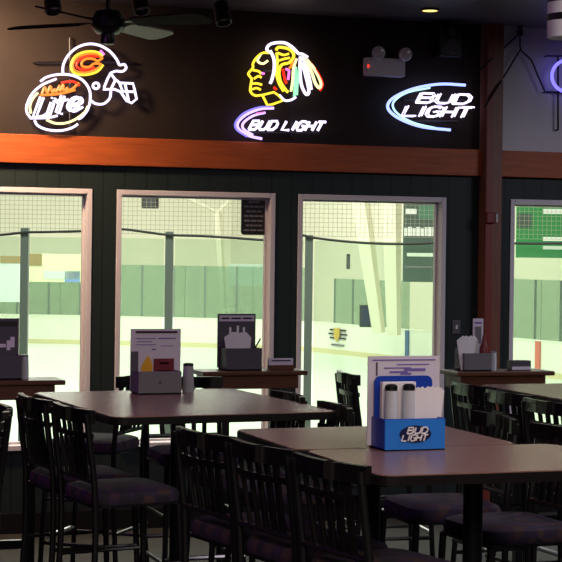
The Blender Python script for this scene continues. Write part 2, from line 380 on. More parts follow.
# near glass and net
ND = 16.0
nb = thing('near_rink_barrier', 'near rink glass barrier with tall grey posts and black top cable', 'rink glass')
posts = [(-118, 0), (25, 231), (169.5, 232.5), (309, 236), (449, 240), (590, 243)]
for x, _ in posts:
    u = (x-CX)/FPX; zt = 1.80-.03*(x-25)/280
    MB().box(rf(u*ND, ND, (zt+.02+ICE)/2), (.072, .09, zt+.02-ICE), rz=-TH).build('post', M['rpost'], nb)
for (xa, _), (xb, _) in zip(posts, posts[1:]):
    ra, rb = (xa-CX)/FPX*ND+.05, (xb-CX)/FPX*ND-.05
    MB().box(rf((ra+rb)/2, ND, (1.74+ICE)/2), (rb-ra, .015, 1.74-ICE), rz=-TH).build('glass_panel', M['neargl'], nb)
pts = []
for px, py in ((-110, 236), (-40, 236.5), (0, 235), (25, 232.5), (50, 232), (85, 231), (118, 229), (145, 232), (169, 235), (200, 236), (235, 238), (270, 240), (300, 235.5), (312, 237.5), (340, 241), (375, 243.5), (410, 244), (437, 243), (480, 243), (530, 243.5), (562, 243.5), (600, 244)):
    pts.append(atd(px, py, ND-.07))
MB().tube(smoothpath(pts, 3), .013, 6).build('top_cable', M['cable'], nb)
ns = MB().quad((-4, 0, 0), (4, 0, 0), (4, 0, 2.2), (-4, 0, 2.2)).build('safety_net', M['net']); ns.location = rf(.6, ND+.14, 1.78); ns.rotation_euler = (0, 0, -TH)
tag(ns, 'pale knotted safety net above the near rink glass', 'net'); ns['kind'] = 'stuff'

# ------------------------------------------------------------------ neon signs
YN = W-.075
def neon(name, label, cat, strokes, frame=None, r=.0078):
    P = [ony(px, py, YN) for st in strokes for px, py in st[1]]
    cx = sum(p.x for p in P)/len(P); cz = sum(p.z for p in P)/len(P)
    base = Vector((cx, W, cz)); T = thing(name, label, cat, base)
    bycol = {}
    for st in strokes:
        c, pl = st[0], st[1]; opt = st[2] if len(st) > 2 else ''
        rr = st[3] if len(st) > 3 else r
        pts = [ony(px, py, YN)-base for px, py in pl]
        if 's' in opt or 'c' in opt: pts = smoothpath(pts, 5, 'c' in opt)
        bycol.setdefault((c, st[4], st[5]) if len(st) > 4 else (c, c+'_tube', len(bycol)), []).append((pts, rr, 'c' in opt or 'o' in opt))
    for (c, nm, _), L in bycol.items():
        mb = MB()
        for pts, rr, cl in L: mb.tube(pts, rr, 6, cl)
        mb.build(nm if nm != c+'_tube' else 'neon_tube', NEON[c], T, smooth=True)
    for fr in (frame or []):
        pts = [ony(px, py, W-.035)-base for px, py in fr]
        MB().tube(pts, .006, 6).build('support_bar', M['plasticblack'], T)
        for q in (pts[0], pts[-1]): MB().tube([q, Vector((q.x, 0, q.z))], .005, 6).build('wall_mount', M['plasticblack'], T)
    return T
def Z(x0, y0, s): return lambda *p: [(x0+a/s, y0+b/s) for a, b in p]
FONT = {'B': [[(0, 0), (0, 1), (.8, 1), (1, .8), (.85, .55), (0, .52)], [(.85, .52), (1, .25), (.8, 0), (0, 0)]], 'U': [[(0, 1), (0, .2), (.25, 0), (.75, 0), (1, .2), (1, 1)]],
        'D': [[(0, 0), (0, 1), (.7, 1), (1, .7), (1, .3), (.7, 0), (0, 0)]], 'L': [[(0, 1), (0, 0), (1, 0)]], 'I': [[(.5, 0), (.5, 1)]],
        'G': [[(1, .85), (.75, 1), (.25, 1), (0, .75), (0, .25), (.25, 0), (.8, 0), (1, .2), (1, .5), (.55, .5)]],
        'H': [[(0, 0), (0, 1)], [(1, 0), (1, 1)], [(0, .5), (1, .5)]], 'T': [[(0, 1), (1, 1)], [(.5, 1), (.5, 0)]]}
def word(txt, x0, y0, x1, y1, h, slant, gap=.28, color='white', opt='', r=.0075, nm=None):
    """letters along the baseline (x0,y0)-(x1,y1) of the photograph, h tall"""
    ws = [{'I': .35, ' ': .45}.get(c, 1.0) for c in txt]; tot = sum(ws)+gap*(len(txt)-1); L = x1-x0; out = []; x = 0; idx = [id(out)]
    for c, w in zip(txt, ws):
        idx = [(txt, round(x0), x)]
        for st in FONT.get(c, []):
            pl = []
            for a, b in st:
                f = (x+a*w)/tot; bx = x0+L*f; by = y0+(y1-y0)*f
                pl.append((bx+slant*b*h, by-b*h))
            out.append((color, pl, opt, r, 'neon_letter', idx[0]))
        x += w+gap
    return out
q = Z(10, 30, 4.014); S = []
S.append(('white', q((212, 182), (214, 140), (235, 100), (270, 70), (315, 56), (360, 62), (400, 85), (428, 118), (440, 140), (458, 138), (466, 152), (452, 166), (425, 165), (405, 172)), 's'))
S.append(('white', q((405, 172), (392, 195), (378, 230), (374, 238), (420, 238), (444, 248), (468, 284), (488, 293), (508, 277), (500, 240), (494, 215), (440, 212), (420, 196), (404, 174)), ''))
S.append(('white', q((424, 198), (404, 240)), '')); S.append(('white', q((440, 214), (452, 246), (498, 248)), '')); S.append(('white', q((462, 216), (476, 284)), ''))
S.append(('white', q((405, 246), (400, 274), (376, 296), (345, 296), (326, 284)), 's'))
S.append(('white', [(10+(345+12*math.cos(a))/4.014, 30+(224+12*math.sin(a))/4.014) for a in [k*PI/4 for k in range(8)]], 'c'))
S.append(('orange', q((372, 112), (345, 96), (305, 96), (268, 112), (252, 140), (262, 164), (300, 172), (342, 160), (366, 140), (340, 134), (318, 148), (292, 146), (288, 130), (306, 116), (334, 116), (352, 124), (372, 112)), 's'))
S.append(('red', q((356, 106), (312, 104), (276, 122), (268, 146), (296, 160), (340, 150)), 's'))
S.append(('yellow', q((372, 104), (345, 88), (300, 88), (262, 106), (245, 140), (256, 172), (300, 180), (348, 168), (374, 140)), 's'))
S.append(('pink', q((362, 82), (378, 100)), ''))
S.append(('white', q((122, 206), (150, 188), (200, 178), (250, 182), (292, 202), (318, 238), (322, 280), (312, 318), (290, 348), (274, 358)), 's'))
S.append(('white', q((186, 196), (130, 220), (90, 255), (68, 300), (68, 330), (82, 352)), 's'))
S.append(('white', q((98, 362), (112, 384), (150, 400), (200, 404), (245, 394), (272, 378)), 's'))
S.append(('cream', q((146, 360), (180, 374), (220, 374), (260, 360), (300, 330), (312, 306)), 's')); S.append(('cream', q((112, 252), (92, 275), (80, 305), (84, 335)), 's'))
S.append(('orange', q((128, 256), (140, 230), (150, 252), (162, 226), (170, 250), (180, 238), (186, 248), (200, 222), (200, 246), (214, 218), (214, 242), (232, 232), (226, 244), (250, 236), (276, 212)), 's'))
S.append(('orange', q((120, 262), (200, 256), (262, 240)), 's')); S.append(('red', q((205, 212), (250, 206), (280, 222)), 's'))
for dx, dy in ((0, 0), (13, 3)):
    f = lambda *p: q(*[(a+dx, b+dy) for a, b in p])
    S += [('white', f((122, 268), (108, 305), (92, 348), (130, 346), (150, 334)), ''), ('white', f((164, 290), (148, 338)), ''), ('white', f((206, 262), (184, 330), (198, 334)), ''),
          ('white', f((172, 288), (222, 276)), ''), ('white', f((238, 304), (276, 290), (272, 270), (248, 276), (230, 306), (244, 324), (280, 306)), 's'), ('white', f((168, 276), (170, 270)), '')]
S.append(('white', q((80, 354), (150, 352), (190, 344)), 's'))
neon('neon_sign', 'neon sign of an orange and white football helmet over an oval beer sign', 'neon sign', S, [q((100, 130), (500, 130)), q((100, 330), (320, 330)), q((240, 30), (240, 400))])
q = Z(230, 30, 4.89); S = []
S.append(('yellow', q((192, 112), (160, 112), (130, 135), (112, 165), (112, 185), (90, 212), (98, 228), (106, 240), (102, 268), (100, 300), (122, 320), (158, 318)), 's'))
S.append(('cream', q((150, 118), (135, 150), (160, 165), (185, 150)), 's')); S.append(('yellow', q((112, 196), (140, 202), (152, 214)), 's')); S.append(('yellow', q((118, 238), (138, 226), (154, 232)), 's'))
S.append(('yellow', q((108, 262), (135, 262), (156, 268)), 's')); S.append(('yellow', q((108, 290), (130, 284), (150, 292)), 's'))
S.append(('yellow', q((158, 318), (182, 366), (206, 364), (256, 346), (238, 320), (214, 304), (158, 318)), ''))
S.append(('white', q((192, 112), (180, 92), (196, 70), (230, 62), (270, 64), (304, 84), (334, 114), (352, 118), (380, 134)), 's', .0095))
S.append(('white', q((196, 100), (214, 140), (216, 190), (206, 238), (196, 262)), 's', .0095))
S.append(('yellow', q((225, 98), (240, 84), (290, 94), (312, 124), (292, 158), (254, 170), (240, 200), (246, 250), (272, 292), (284, 304)), 's', .0095)); S.append(('yellow', q((234, 112), (262, 122), (288, 116)), 's')); S.append(('yellow', q((238, 150), (262, 142), (292, 136)), 's'))
S.append(('yellow', q((228, 110), (232, 160), (226, 210), (240, 262), (262, 300)), 's'))
S.append(('white', q((240, 318), (268, 344), (298, 342), (322, 328)), 's')); S.append(('green', q((322, 180), (318, 260), (314, 330)), 's')); S.append(('green', q((338, 190), (330, 250), (326, 318)), 's'))
S.append(('cream', q((326, 140), (310, 190), (306, 250), (298, 300)), 's'))
S.append(('white', q((344, 130), (342, 200), (350, 270), (372, 314), (386, 300), (372, 230), (352, 160)), 's', .0095)); S.append(('cream', q((362, 140), (398, 205), (418, 262), (440, 284), (444, 254), (412, 190), (376, 146)), 's', .0095))
S.append(('white', q((352, 130), (376, 190), (392, 250), (398, 292)), 's'))
S.append(('red', q((392, 160), (428, 210), (452, 262), (440, 296)), 's')); S.append(('pink', q((272, 190), (288, 200), (284, 244)), 's')); S.append(('red', q((258, 190), (268, 240), (276, 262)), 's')); S.append(('red', q((214, 280), (228, 292)), ''))
S.append(('pink', q((152, 210), (168, 214)), '')); S.append(('orange', q((312, 130), (300, 175), (290, 186)), 's'))
S.append(('lav', q((214, 382), (150, 386), (82, 412), (40, 450), (42, 484), (90, 516), (156, 532)), 's', .009)); S.append(('lav', q((172, 404), (112, 420), (66, 454), (66, 484), (112, 514)), 's', .008)); S.append(('pink', q((130, 410), (172, 404)), ''))
S.append(('violet', q((200, 378), (140, 380), (72, 406), (30, 450), (34, 486), (84, 520)), 's'))
S += word('BUD LIGHT', 230+92/4.89, 30+486/4.89, 230+446/4.89, 30+492/4.89, 8.6, .55, color='white', r=.009)
neon('neon_sign', 'neon sign of a yellow feathered head in profile over white BUD LIGHT letters', 'neon sign', S, [q((160, 200), (420, 200)), q((60, 505), (440, 505)), q((300, 90), (300, 520))])
q = Z(350, 20, 3.747); S = []
S.append(('blue', q((432, 244), (340, 240), (250, 254), (182, 280), (146, 308), (146, 338), (190, 372), (270, 400), (376, 412)), 's', .0095)); S.append(('cyan', q((300, 254), (220, 270), (176, 294), (160, 320), (180, 352), (240, 386), (336, 408)), 's', .0065))
for dx, dy in ((0, 0), (2.6, -.6)):
    S += word('BUD', 350+246/3.747+dx*1.0, 20+310/3.747+dy, 350+436/3.747+dx, 20+316/3.747+dy, 9.2, .5, color='white', r=.006)
    S += word('LIGHT', 350+192/3.747+dx, 20+360/3.747+dy, 350+438/3.747+dx, 20+366/3.747+dy, 9.8, .5, color='white', r=.006)
neon('neon_sign', 'neon sign of blue and white BUD LIGHT letters inside a blue swoosh', 'neon sign', S, [q((200, 300), (440, 300)), q((200, 380), (400, 380))])
S = [('violet', [(568+16*math.cos(a), 76+16*math.sin(a)) for a in [k*PI/8 for k in range(16)]], 'c', .011)]
neon('neon_sign', 'blue neon ring sign with red brown frame at the right edge', 'neon sign', S, [[(547, 56), (590, 56)], [(546, 92), (590, 93)], [(558, 56), (558, 130)]])
# cords from the ceiling hook
T = thing('cord_set', 'dark hanging cords running from a ceiling hook to the blue ring sign', 'cord', ony(520, 26, W-.06)); b_ = T.location.copy()
MB().lathe([(.03, .05), (.03, .03), (.018, .01), (.014, -.02), (.022, -.03), (.02, -.06)], n=12).build('hook', M['plasticblack'], T)
for pl in (((520, 36), (521, 50), (531, 60), (538, 76), (545, 92)), ((519, 34), (505, 47), (488, 62), (478, 72)), ((520, 50), (508, 70), (498, 86), (484, 108))):
    MB().tube(smoothpath([ony(px, py, W-.05 if px > 502 else W-.11)-b_ for px, py in pl], 5), .0055, 6).build('cord', M['plasticblack'], T)

# ------------------------------------------------------------------ things on the wall
p = ony(382, 68, W); T = thing('emergency_light', 'white twin-head emergency light box high on the dark wall', 'emergency light', p)
MB().box((0, -.035, 0), (.256, .07, .112), bev=.008).build('housing', M['panel'], T)
MB().box((-.119, -.072, 0), (.012, .004, .02)).build('red_indicator', emit('indicator_red', (255, 60, 40), 1.2), T)
for dx in (-.066, .112):
    hd = MB().lathe([(.012, 0), (.03, .012), (.042, .045), (.042, .06), (.036, .064)], n=18, M4=Matrix.Translation((dx, -.05, .088)) @ Matrix.Rotation(math.radians(100), 4, 'X')).build('lamp_head', M['panel'], T, True)
    MB().lathe([(.034, 0), (.03, .008), (.01, .012)], n=18, M4=Matrix.Translation((dx, -.11, .078)) @ Matrix.Rotation(math.radians(100), 4, 'X')).build('lens', M['lens'], hd, True)
    MB().tube([(dx, -.05, .05), (dx, -.05, .085)], .008, 8).build('bracket', M['panel'], hd)
p = ony(441, 44, W); T = thing('wall_speaker', 'small black loudspeaker with grey cone mounted near the ceiling', 'speaker', p)
MB().box((0, -.09, 0), (.15, .14, .19), bev=.01).build('cabinet', M['plasticblack'], T)
MB().box((0, -.01, .02), (.05, .04, .06)).build('bracket', M['plasticblack'], T)
for z, r in ((-.03, .045), (.055, .024)):
    MB().lathe([(r, 0), (r*.9, .006), (r*.35, -.004), (r*.2, .004)], n=20, M4=Matrix.Translation((0, -.162, z)) @ Matrix.Rotation(PI/2, 4, 'X')).build('cone', M['cone'], T, True)
p = ony(456, 327, W); T = thing('switch_plate', 'small grey switch plate on the dark green wall', 'switch', p)
MB().box((0, -.004, 0), (.055, .008, .085), bev=.002).build('plate', M['greydark'], T); MB().box((0, -.011, 0), (.012, .008, .024), bev=.002).build('toggle', M['panel'], T)
p = ony(491, 218, W-.1); T = thing('bottle_opener', 'small dark red bottle opener with a bright metal tab on the brown post', 'bottle opener', p)
MB().box((-.01, -.012, 0), (.06, .024, .07), bev=.008).build('body', M['ketchup'], T); MB().box((.028, -.028, 0), (.016, .012, .055), bev=.003).build('tab', M['silver'], T)
p = ony(254, 216, W+.07); T = thing('window_notice', 'black rounded notice with white lines of writing at the top of a window', 'sign', p)
w_, h_ = 27/165.5, 38/165.5
MB().prism(rrect(w_, h_, .02), 'y', -.004, .004).build('board', M['plasticblack'], T)
for k in range(7):
    z = h_/2-.03-k*.0285; ww = w_*(.45 if k == 0 else .74+.1*math.sin(k*2.3)); n = 3+k % 2; x = -ww/2
    mb = MB()
    for j in range(n):
        l = ww/n*.82; mb.box((x+l/2, -.006, z), (l, .003, .011)); x += ww/n
    mb.build('text_line', M['grey'], T)

# ------------------------------------------------------------------ ceiling things
fc = atd(108, 23, 8.3); T = thing('ceiling_fan', 'dark four-blade ceiling fan hanging over the left tables', 'ceiling fan', fc)
MB().lathe([(.012, ZC-fc.z), (.012, .05)], n=10).build('downrod', M['fanm'], T)
MB().lathe([(.06, ZC-fc.z), (.055, ZC-fc.z-.05), (.015, ZC-fc.z-.08)], n=18).build('canopy', M['fanm'], T, True)
MB().lathe([(.02, .07), (.06, .055), (.078, .02), (.08, -.02), (.055, -.05), (.03, -.055)], n=24).build('motor', M['fanm'], T, True)
MB().lathe([(.033, -.05), (.036, -.09), (.03, -.1), (.012, -.105)], n=18).build('switch_housing', M['fanm'], T, True)
for k in range(4):
    ang = math.radians(64+90*k)-TH
    m4 = Matrix.Rotation(ang, 4, 'Z') @ Matrix.Rotation(math.radians(-13), 4, 'X')
    mb = MB(); pl = [(.14, -.045), (.17, -.055), (.5, -.07), (.54, -.05), (.55, 0), (.54, .05), (.5, .07), (.17, .055), (.14, .045)]
    mb.prism(pl, 'z', -.004, .004); bmesh.ops.transform(mb.bm, matrix=m4, verts=mb.bm.verts[:])
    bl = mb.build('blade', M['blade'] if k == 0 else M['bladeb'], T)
    if k == 0: bl['label'] = 'fan blade underside with lamp light put into its pale colour'
    mb = MB(); mb.box((.11, 0, .004), (.1, .03, .006)); bmesh.ops.transform(mb.bm, matrix=m4, verts=mb.bm.verts[:]); mb.build('blade_arm', M['fanm'], bl)
tr = onz(0, 0, 3.0)
tk = MB().box((2.2, 9.0, ZC-.015), (3.4, .035, .03)).build('light_track', M['plasticblack']); tag(tk, 'black ceiling track carrying the small spotlights', 'light track')
def spot(px, py, lab, tgt):
    r = ray(px, py); t = 9.0/r[1]; z = H+r[2]*t; X = r[0]*t
    T = thing('track_spotlight', lab, 'spotlight', (X, 9.0, ZC-.03), 0, None)
    z0 = z-(ZC-.03)
    MB().tube([(0, 0, 0), (0, 0, z0+.02)], .01, 8).build('stem', M['plasticblack'], T)
    aim = (Vector(tgt)-Vector((X, 9.0, z))).normalized(); m4 = Matrix.Translation((0, 0, z0)) @ aim.to_track_quat('Z', 'Y').to_matrix().to_4x4()
    MB().lathe([(.02, -.07), (.042, -.055), (.045, .06), (.038, .062), (.034, .03)], n=18, M4=m4).build('lamp_can', M['plasticblack'], T, True)
    MB().lathe([(.033, .03), (.02, .036)], n=14, M4=m4).build('lens', M['lens'], T)
    return Vector((X, 9.0, z)), aim
spot(52, 2, 'black track spotlight above the helmet neon sign', (1.9, 8.0, 1.0))
spot(140, 2, 'black track spotlight right of the ceiling fan', (2.4, 8.0, 1.0))
spot(222, 13, 'black track spotlight nearest the feathered head sign', (2.9, 8.2, 1.0))
p = onz(430, 9.5, ZC-.004); T = thing('downlight', 'small amber recessed ceiling downlight', 'ceiling light', p)
MB().lathe([(.055, .003), (.055, -.006), (.045, -.008)], n=20).build('rim', M['plasticblack'], T); MB().lathe([(.045, -.0085), (.02, -.011)], n=20).build('bulb', M['amber'], T)
p = atd(569, 8, 6.2); T = thing('striped_pendant', 'hanging cylinder banded black and white at the top right corner', 'pendant', p)
k = 6.2/FPX
for z0, z1, m in ((-30*k, -13.5*k, M['white']), (-13.5*k, -6.5*k, M['plasticblack']), (-6.5*k, 5*k, M['white']), (5*k, 11*k, M['plasticblack']), (11*k, 26*k, M['white'])):
    MB().lathe([(.076, z0), (.076, z1)], n=28).build('band', m, T, True)
MB().tube([(0, 0, 26*k), (0, 0, ZC-p.z)], .005, 6).build('cord', M['plasticblack'], T)

# ------------------------------------------------------------------ tables
def pedestal_table(label, cx, cy, w, d, h=1.05, rz=0.0):
    T = thing('bar_table', label, 'table', (cx, cy, 0), 0)
    MB().prism(rrect(w, d, .05), 'z', h-.028, h).build('tabletop', M['top'], T)
    MB().prism(rrect(w+.008, d+.008, .054), 'z', h-.03, h-.003).build('edge_band', M['edge'], T)
    T.rotation_euler = (0, 0, rz)
    MB().box((0, 0, h-.04), (.34, .34, .02), bev=.004).build('top_plate', M['black'], T)
    MB().lathe([(.036, .05), (.029, .09), (.029, h-.05)], n=20).build('column', M['postm'], T, True)
    mb = MB(); mb.box((0, 0, .03), (.56, .07, .04), bev=.012); mb.box((0, 0, .031), (.07, .46, .04), bev=.012); mb.build('cross_base', M['black'], T)
    return T
pedestal_table('brown bar table in front carrying the blue caddy, nearest the viewer', 2.2, 4.64, .83, .61)
pedestal_table('brown bar table pushed against the far side of the front table', 2.135, 5.268, .745, .61)
pedestal_table('brown bar table on the left carrying the tall pink menu', 1.865, 6.63, .88, 1.1, rz=math.radians(4))
pedestal_table('pale shining bar table at the right edge beyond the black stool backs', 3.83, 6.8, .76, .86)
def rail_table(label, xa, xb, yf, h=1.05):
    cx = (xa+xb)/2; w = xb-xa; T = thing('drink_rail', label, 'table', (cx, yf-.11, 0), 0)
    MB().box((0, 0, h-.011), (w, .22, .022), bev=.005).build('top', M['rail'], T)
    MB().box((-.01, 0, h-.055), (w-.07, .19, .066), bev=.004).build('apron', M['rail'], T)
    for s in (-1, 1):
        MB().box((s*(w/2-.14), 0, (h-.088)/2+.01), (.05, .05, h-.108), bev=.004).build('leg', M['black'], T)
        MB().box((s*(w/2-.14), 0, .0175), (.07, .34, .035), bev=.008).build('foot', M['black'], T)
    MB().box((0, 0, .3), (w-.3, .03, .04), bev=.004).build('stretcher', M['black'], T)
    return T
rail_table('narrow dark red drink rail at the left edge by the left window', .95, 1.66, 8.0)
rail_table('narrow dark red drink rail in the middle below the window pier', 2.43, 2.975, 8.42)
rail_table('narrow dark red drink rail at the right below the brown post', 3.69, 4.235, 8.2)

# ------------------------------------------------------------------ stools
ZT = 1.07; BK = .2
def rail_mesh(mb, z0, z1, y, half, th, bow=.03):
    n = 8
    for k in range(n):
        x0 = -half+2*half*k/n; x1 = -half+2*half*(k+1)/n
        f = lambda x: y-bow*(1-(x/half)**2)+bow*.5
        vs = []
        for (xx, zz) in ((x0, z0), (x1, z0), (x1, z1), (x0, z1)): vs.append((xx, f(xx), zz))
        A = [mb.bm.verts.new((a, b-th/2, c)) for a, b, c in vs]; B = [mb.bm.verts.new((a, b+th/2, c)) for a, b, c in vs]
        mb.bm.faces.new(A); mb.bm.faces.new(B[::-1])
        for i in range(4): mb.bm.faces.new((A[i], B[i], B[(i+1) % 4], A[(i+1) % 4]))
    bmesh.ops.remove_doubles(mb.bm, verts=mb.bm.verts[:], dist=1e-5); return mb
def make_stool(kind, label):
    T = thing('bar_stool', label, 'bar stool')
    MB().prism(rrect(.37, .36, .07, cy=.01), 'z', .715, .725).build('seat_frame', M['black'], T)
    mb = MB(); n = 6
    for (s, z) in ((.98, .725), (1.0, .74), (.97, .762), (.86, .772)): pass
    rings = [[mb.bm.verts.new((x*s, y*s, z)) for x, y in rrect(.37, .35, .07, cy=.01)] for s, z in ((.98, .725), (1.0, .745), (.96, .765), (.82, .775))]
    for A, B in zip(rings, rings[1:]):
        for i in range(len(A)): mb.bm.faces.new((A[i], A[(i+1) % len(A)], B[(i+1) % len(A)], B[i]))
    mb.bm.faces.new(rings[0][::-1]); mb.bm.faces.new(rings[-1]); mb.build('seat_cushion', M['seat'], T, True)
    for s in (-1, 1):
        MB().tube([(s*.185, .2, 0), (s*.165, .165, .715)], .0125, 8).build('front_leg', M['black'], T, True)
        MB().tube(smoothpath([(s*.19, -.2, 0), (s*.172, -.165, .5), (s*.17, -.165, .76), (s*.17, -.185, .93), (s*.168, -BK, ZT-.015)], 4), .0125, 8).build('rear_post', M['black'], T, True)
        MB().tube([(s*.18, .187, .3), (s*.182, -.184, .3)], .009, 8).build('stretcher', M['black'], T, True)
        MB().tube([(s*.176, .178, .5), (s*.176, -.172, .5)], .007, 8).build('stretcher', M['black'], T, True)
    MB().tube([(-.18, .187, .32), (.18, .187, .32)], .011, 8).build('footrest', M['silver'], T, True)
    MB().tube([(-.18, -.183, .36), (.18, -.183, .36)], .009, 8).build('stretcher', M['black'], T, True)
    if kind == 'slat':
        rail_mesh(MB(), ZT-.05, ZT, -BK, .185, .022).build('top_rail', M['blackwood'], T, True)
        rail_mesh(MB(), .965, .985, -BK+.006, .168, .014).build('middle_rail', M['blackwood'], T, True)
        MB().tube([(-.17, -.168, .81), (.17, -.168, .81)], .01, 8).build('lower_rail', M['black'], T, True)
        for k in range(5):
            x = -.108+.054*k
            mb = MB(); A = Vector((x*.9, -.168, .81)); B = Vector((x, -BK-.004, ZT-.04)); dv = B-A
            mb.box((0, 0, 0), (.021, .012, dv.length), bev=.002, M4=Matrix.Translation((A+B)/2) @ dv.to_track_quat('Z', 'Y').to_matrix().to_4x4() @ Matrix.Rotation(0, 4, 'Z')); mb.build('slat', M['blackwood'], T)
    else:
        for z in (.84, .895, .95, 1.005): rail_mesh(MB(), z, z+.028, -.17-(z-.8)*.11, .168, .014).build('ladder_slat', M['blackwood'], T, True)
        rail_mesh(MB(), ZT-.025, ZT, -BK, .185, .022).build('top_rail', M['blackwood'], T, True)
    return T
GR = 'black metal bar stools'
proto = make_stool('slat', ''); ladder = make_stool('ladder', '')
used = {}
def stool(bx, by, fx, fy, label, kind='slat'):
    f = Vector((fx, fy, 0)).normalized(); o = Vector((bx, by, 0))+f*BK; rz = math.atan2(-f.x, f.y)
    src = proto if kind == 'slat' else ladder
    if kind not in used: used[kind] = 1; src.location = o; src.rotation_euler = (0, 0, rz); src['label'] = label; src['group'] = GR; return src
    return dup(src, o, rz, label, GR)
stool(1.712, 4.56, 1, .22, 'black slat-back bar stool on the left of the front table, nearest the viewer')
stool(1.645, 4.96, 1, .2, 'black slat-back bar stool second from the viewer on the left side of the front table')
stool(1.578, 5.345, 1, .2, 'black slat-back bar stool farthest back of the row left of the front table')
stool(2.775, 5.66, -1, .05, 'black bar stool facing left at the far right corner of the front tables')
stool(2.80, 5.20, -1, -.05, 'black bar stool on the right of the front table, cut by the photo edge')
stool(1.30, 6.72, 1, .12, 'black bar stool at the far left corner of the table with the pink menu')
stool(1.36, 6.30, 1, .16, 'black bar stool at the near left corner of the table with the pink menu')
stool(1.12, 6.28, -1, .1, 'black ladder-back bar stool at the left edge of the photo', 'ladder')
stool(2.16, 7.62, 0, -1, 'black bar stool with purple seat behind the pink menu table')
stool(2.0, 7.82, -.8, .6, 'black bar stool facing the window right of the left drink rail')
stool(2.35, 6.68, -1, 0, 'black bar stool at the far right corner of the table with the pink menu')
stool(2.36, 6.17, -1, .05, 'black bar stool at the near right corner of the table with the pink menu')
stool(3.02, 7.80, 1, -.12, 'black bar stool alone in front of the middle right window')
stool(3.30, 7.0, 1, .05, 'black bar stool left of the pale right table, farthest from the viewer')
stool(3.27, 6.58, 1, .08, 'black bar stool in the middle of the row left of the pale right table')
stool(3.24, 6.16, 1, .12, 'black bar stool left of the pale right table, nearest the viewer')

# ------------------------------------------------------------------ caddies and what stands in them
def caddy(label, px, py, m, w=.184, d=.12, h=.098, z=1.05, Y=None):
    p = onz(px, py, z) if Y is None else ony(px, py, Y); T = thing('condiment_caddy', label, 'caddy', (p.x, p.y+d/2, z), 0)   # (px,py) is the middle of the front foot
    t = .006; mb = MB()
    mb.box((0, 0, t/2), (w, d, t)); mb.box((0, -d/2+t/2, h/2), (w, t, h)); mb.box((0, d/2-t/2, h*.62), (w, t, h*1.24))
    for s in (-1, 1): mb.box((s*(w/2-t/2), 0, h/2), (t, d-2*t, h))
    mb.build('tray', m, T)
    MB().box((0, .022, h/2), (w-2*t, .004, h-.01)).build('divider', m, T)
    return T
def sheet(label, T, dx, dy, w, h, z0, m, marks, name='menu', tilt=0.0):
    """a printed card standing inside the caddy T; marks: (x0,z0,x1,z1,mat) as fractions"""
    p = T.location+Vector((dx, dy, z0)); S_ = thing(name, label, name.replace('_', ' '), p, 0)
    MB().box((0, 0, h/2), (w, .004, h)).build('card', m, S_)
    for a, b, c, e, mm in marks: MB().box(((a+c)/2*w-w/2, -.003, (b+e)/2*h), ((c-a)*w, .0015, (e-b)*h)).build('print', mm, S_)
    return S_
def shaker(label, p, m=None, h=.1, r=.019, cap='black'):
    S_ = thing('shaker', label, 'shaker', p, 0)
    MB().lathe([(r, 0), (r*1.02, .01), (r*.97, h*.6), (r*.9, h*.9)], n=16).build('jar', m or M['shglass'], S_, True)
    MB().lathe([(r*.92, h*.9), (r*.9, h*.975), (r*.6, h)], n=16).build('cap', M[cap], S_, True); return S_
def napkins(label, p, w, h, n=5, spread=.012):
    S_ = thing('napkin_stack', label, 'napkins', p, 0)
    for k in range(n):
        a = (k-n/2)*.16; m4 = Matrix.Translation((k*spread-n*spread/2, (k % 2)*.004-.012+k*.006, h/2)) @ Matrix.Rotation(a*.5, 4, 'Y')
        MB().prism([(-w/2, -h/2), (w/2, -h/2), (w/2, h/2-.012*(k % 2)), (w*.1, h/2+.012), (-w/2, h/2-.006)], 'y', -.0015, .0015).build('napkin', M['white'], S_).matrix_local = m4
    return S_
# blue caddy on the front table
c = caddy('blue beer-branded caddy on the front table', 414.5, 450.5, M['blue'], .2, .12, .096)
MB().box((0, -.062, .049), (.196, .004, .09)).build('front_print', M['bluelight'], c)
MB().prism([(.052*math.cos(a)+.0, .05+.026*math.sin(a)) for a in [k*2*PI/28 for k in range(28)]], 'y', -.066, -.064).build('logo_oval', M['navy'], c)
def strokes_mesh(lst, mbx, y, r):
    for st in lst: mbx.tube([(a, y, b) for a, b in st], r, 5)
mb = MB()
for txt, x0, z0, L, hh in (('BUD', -.028, .052, .064, .018), ('LIGHT', -.046, .03, .08, .018)):
    ws = [{'I': .35}.get(ch, 1.0) for ch in txt]; tot = sum(ws)+.28*(len(txt)-1); x = 0
    for ch, w_ in zip(txt, ws):
        for st in FONT[ch]: mb.tube([(x0+(x+a*w_)/tot*L+b*hh*.35, -.067, z0+b*hh) for a, b in st], .0026, 5)
        x += w_+.28
mb.build('logo_lettering', M['white'], c)
MB().prism(rrect(.192, .215, .02, cy=.1075+.004), 'y', .03, .036).build('back_plate', M['blue'], c)
mk = [(.06, .95, .94, .962, M['ink']), (.11, .78, .13, .93, M['inkdark']), (.22, .86, .6, .872, M['ink']), (.4, .9, .85, .91, M['ink']), (.3, .81, .55, .83, M['ink']), (.5, .83, .8, .86, M['ink']), (.45, .79, .6, .81, M['ink'])]
sheet('lilac menu with purple script standing in the blue caddy', c, .006, .045, .238, .272, .007, M['lilac'], mk)
nb_ = MB().box((c.location.x-.028, c.location.y+.008, 1.057+.098), (.112, .022, .196), bev=.003).build('napkin_pack', M['white']); tag(nb_, 'flat white napkin pack behind the shakers in the blue caddy', 'napkins')
shaker('left glass shaker with black cap in the blue caddy', c.location+Vector((-.064, -.025, .0065)), h=.192, r=.021); shaker('right glass shaker with black cap in the blue caddy', c.location+Vector((-.006, -.025, .0065)), h=.192, r=.021)
napkins('fanned white napkins at the right end of the blue caddy', c.location+Vector((.064, -.022, .0065)), .052, .172)
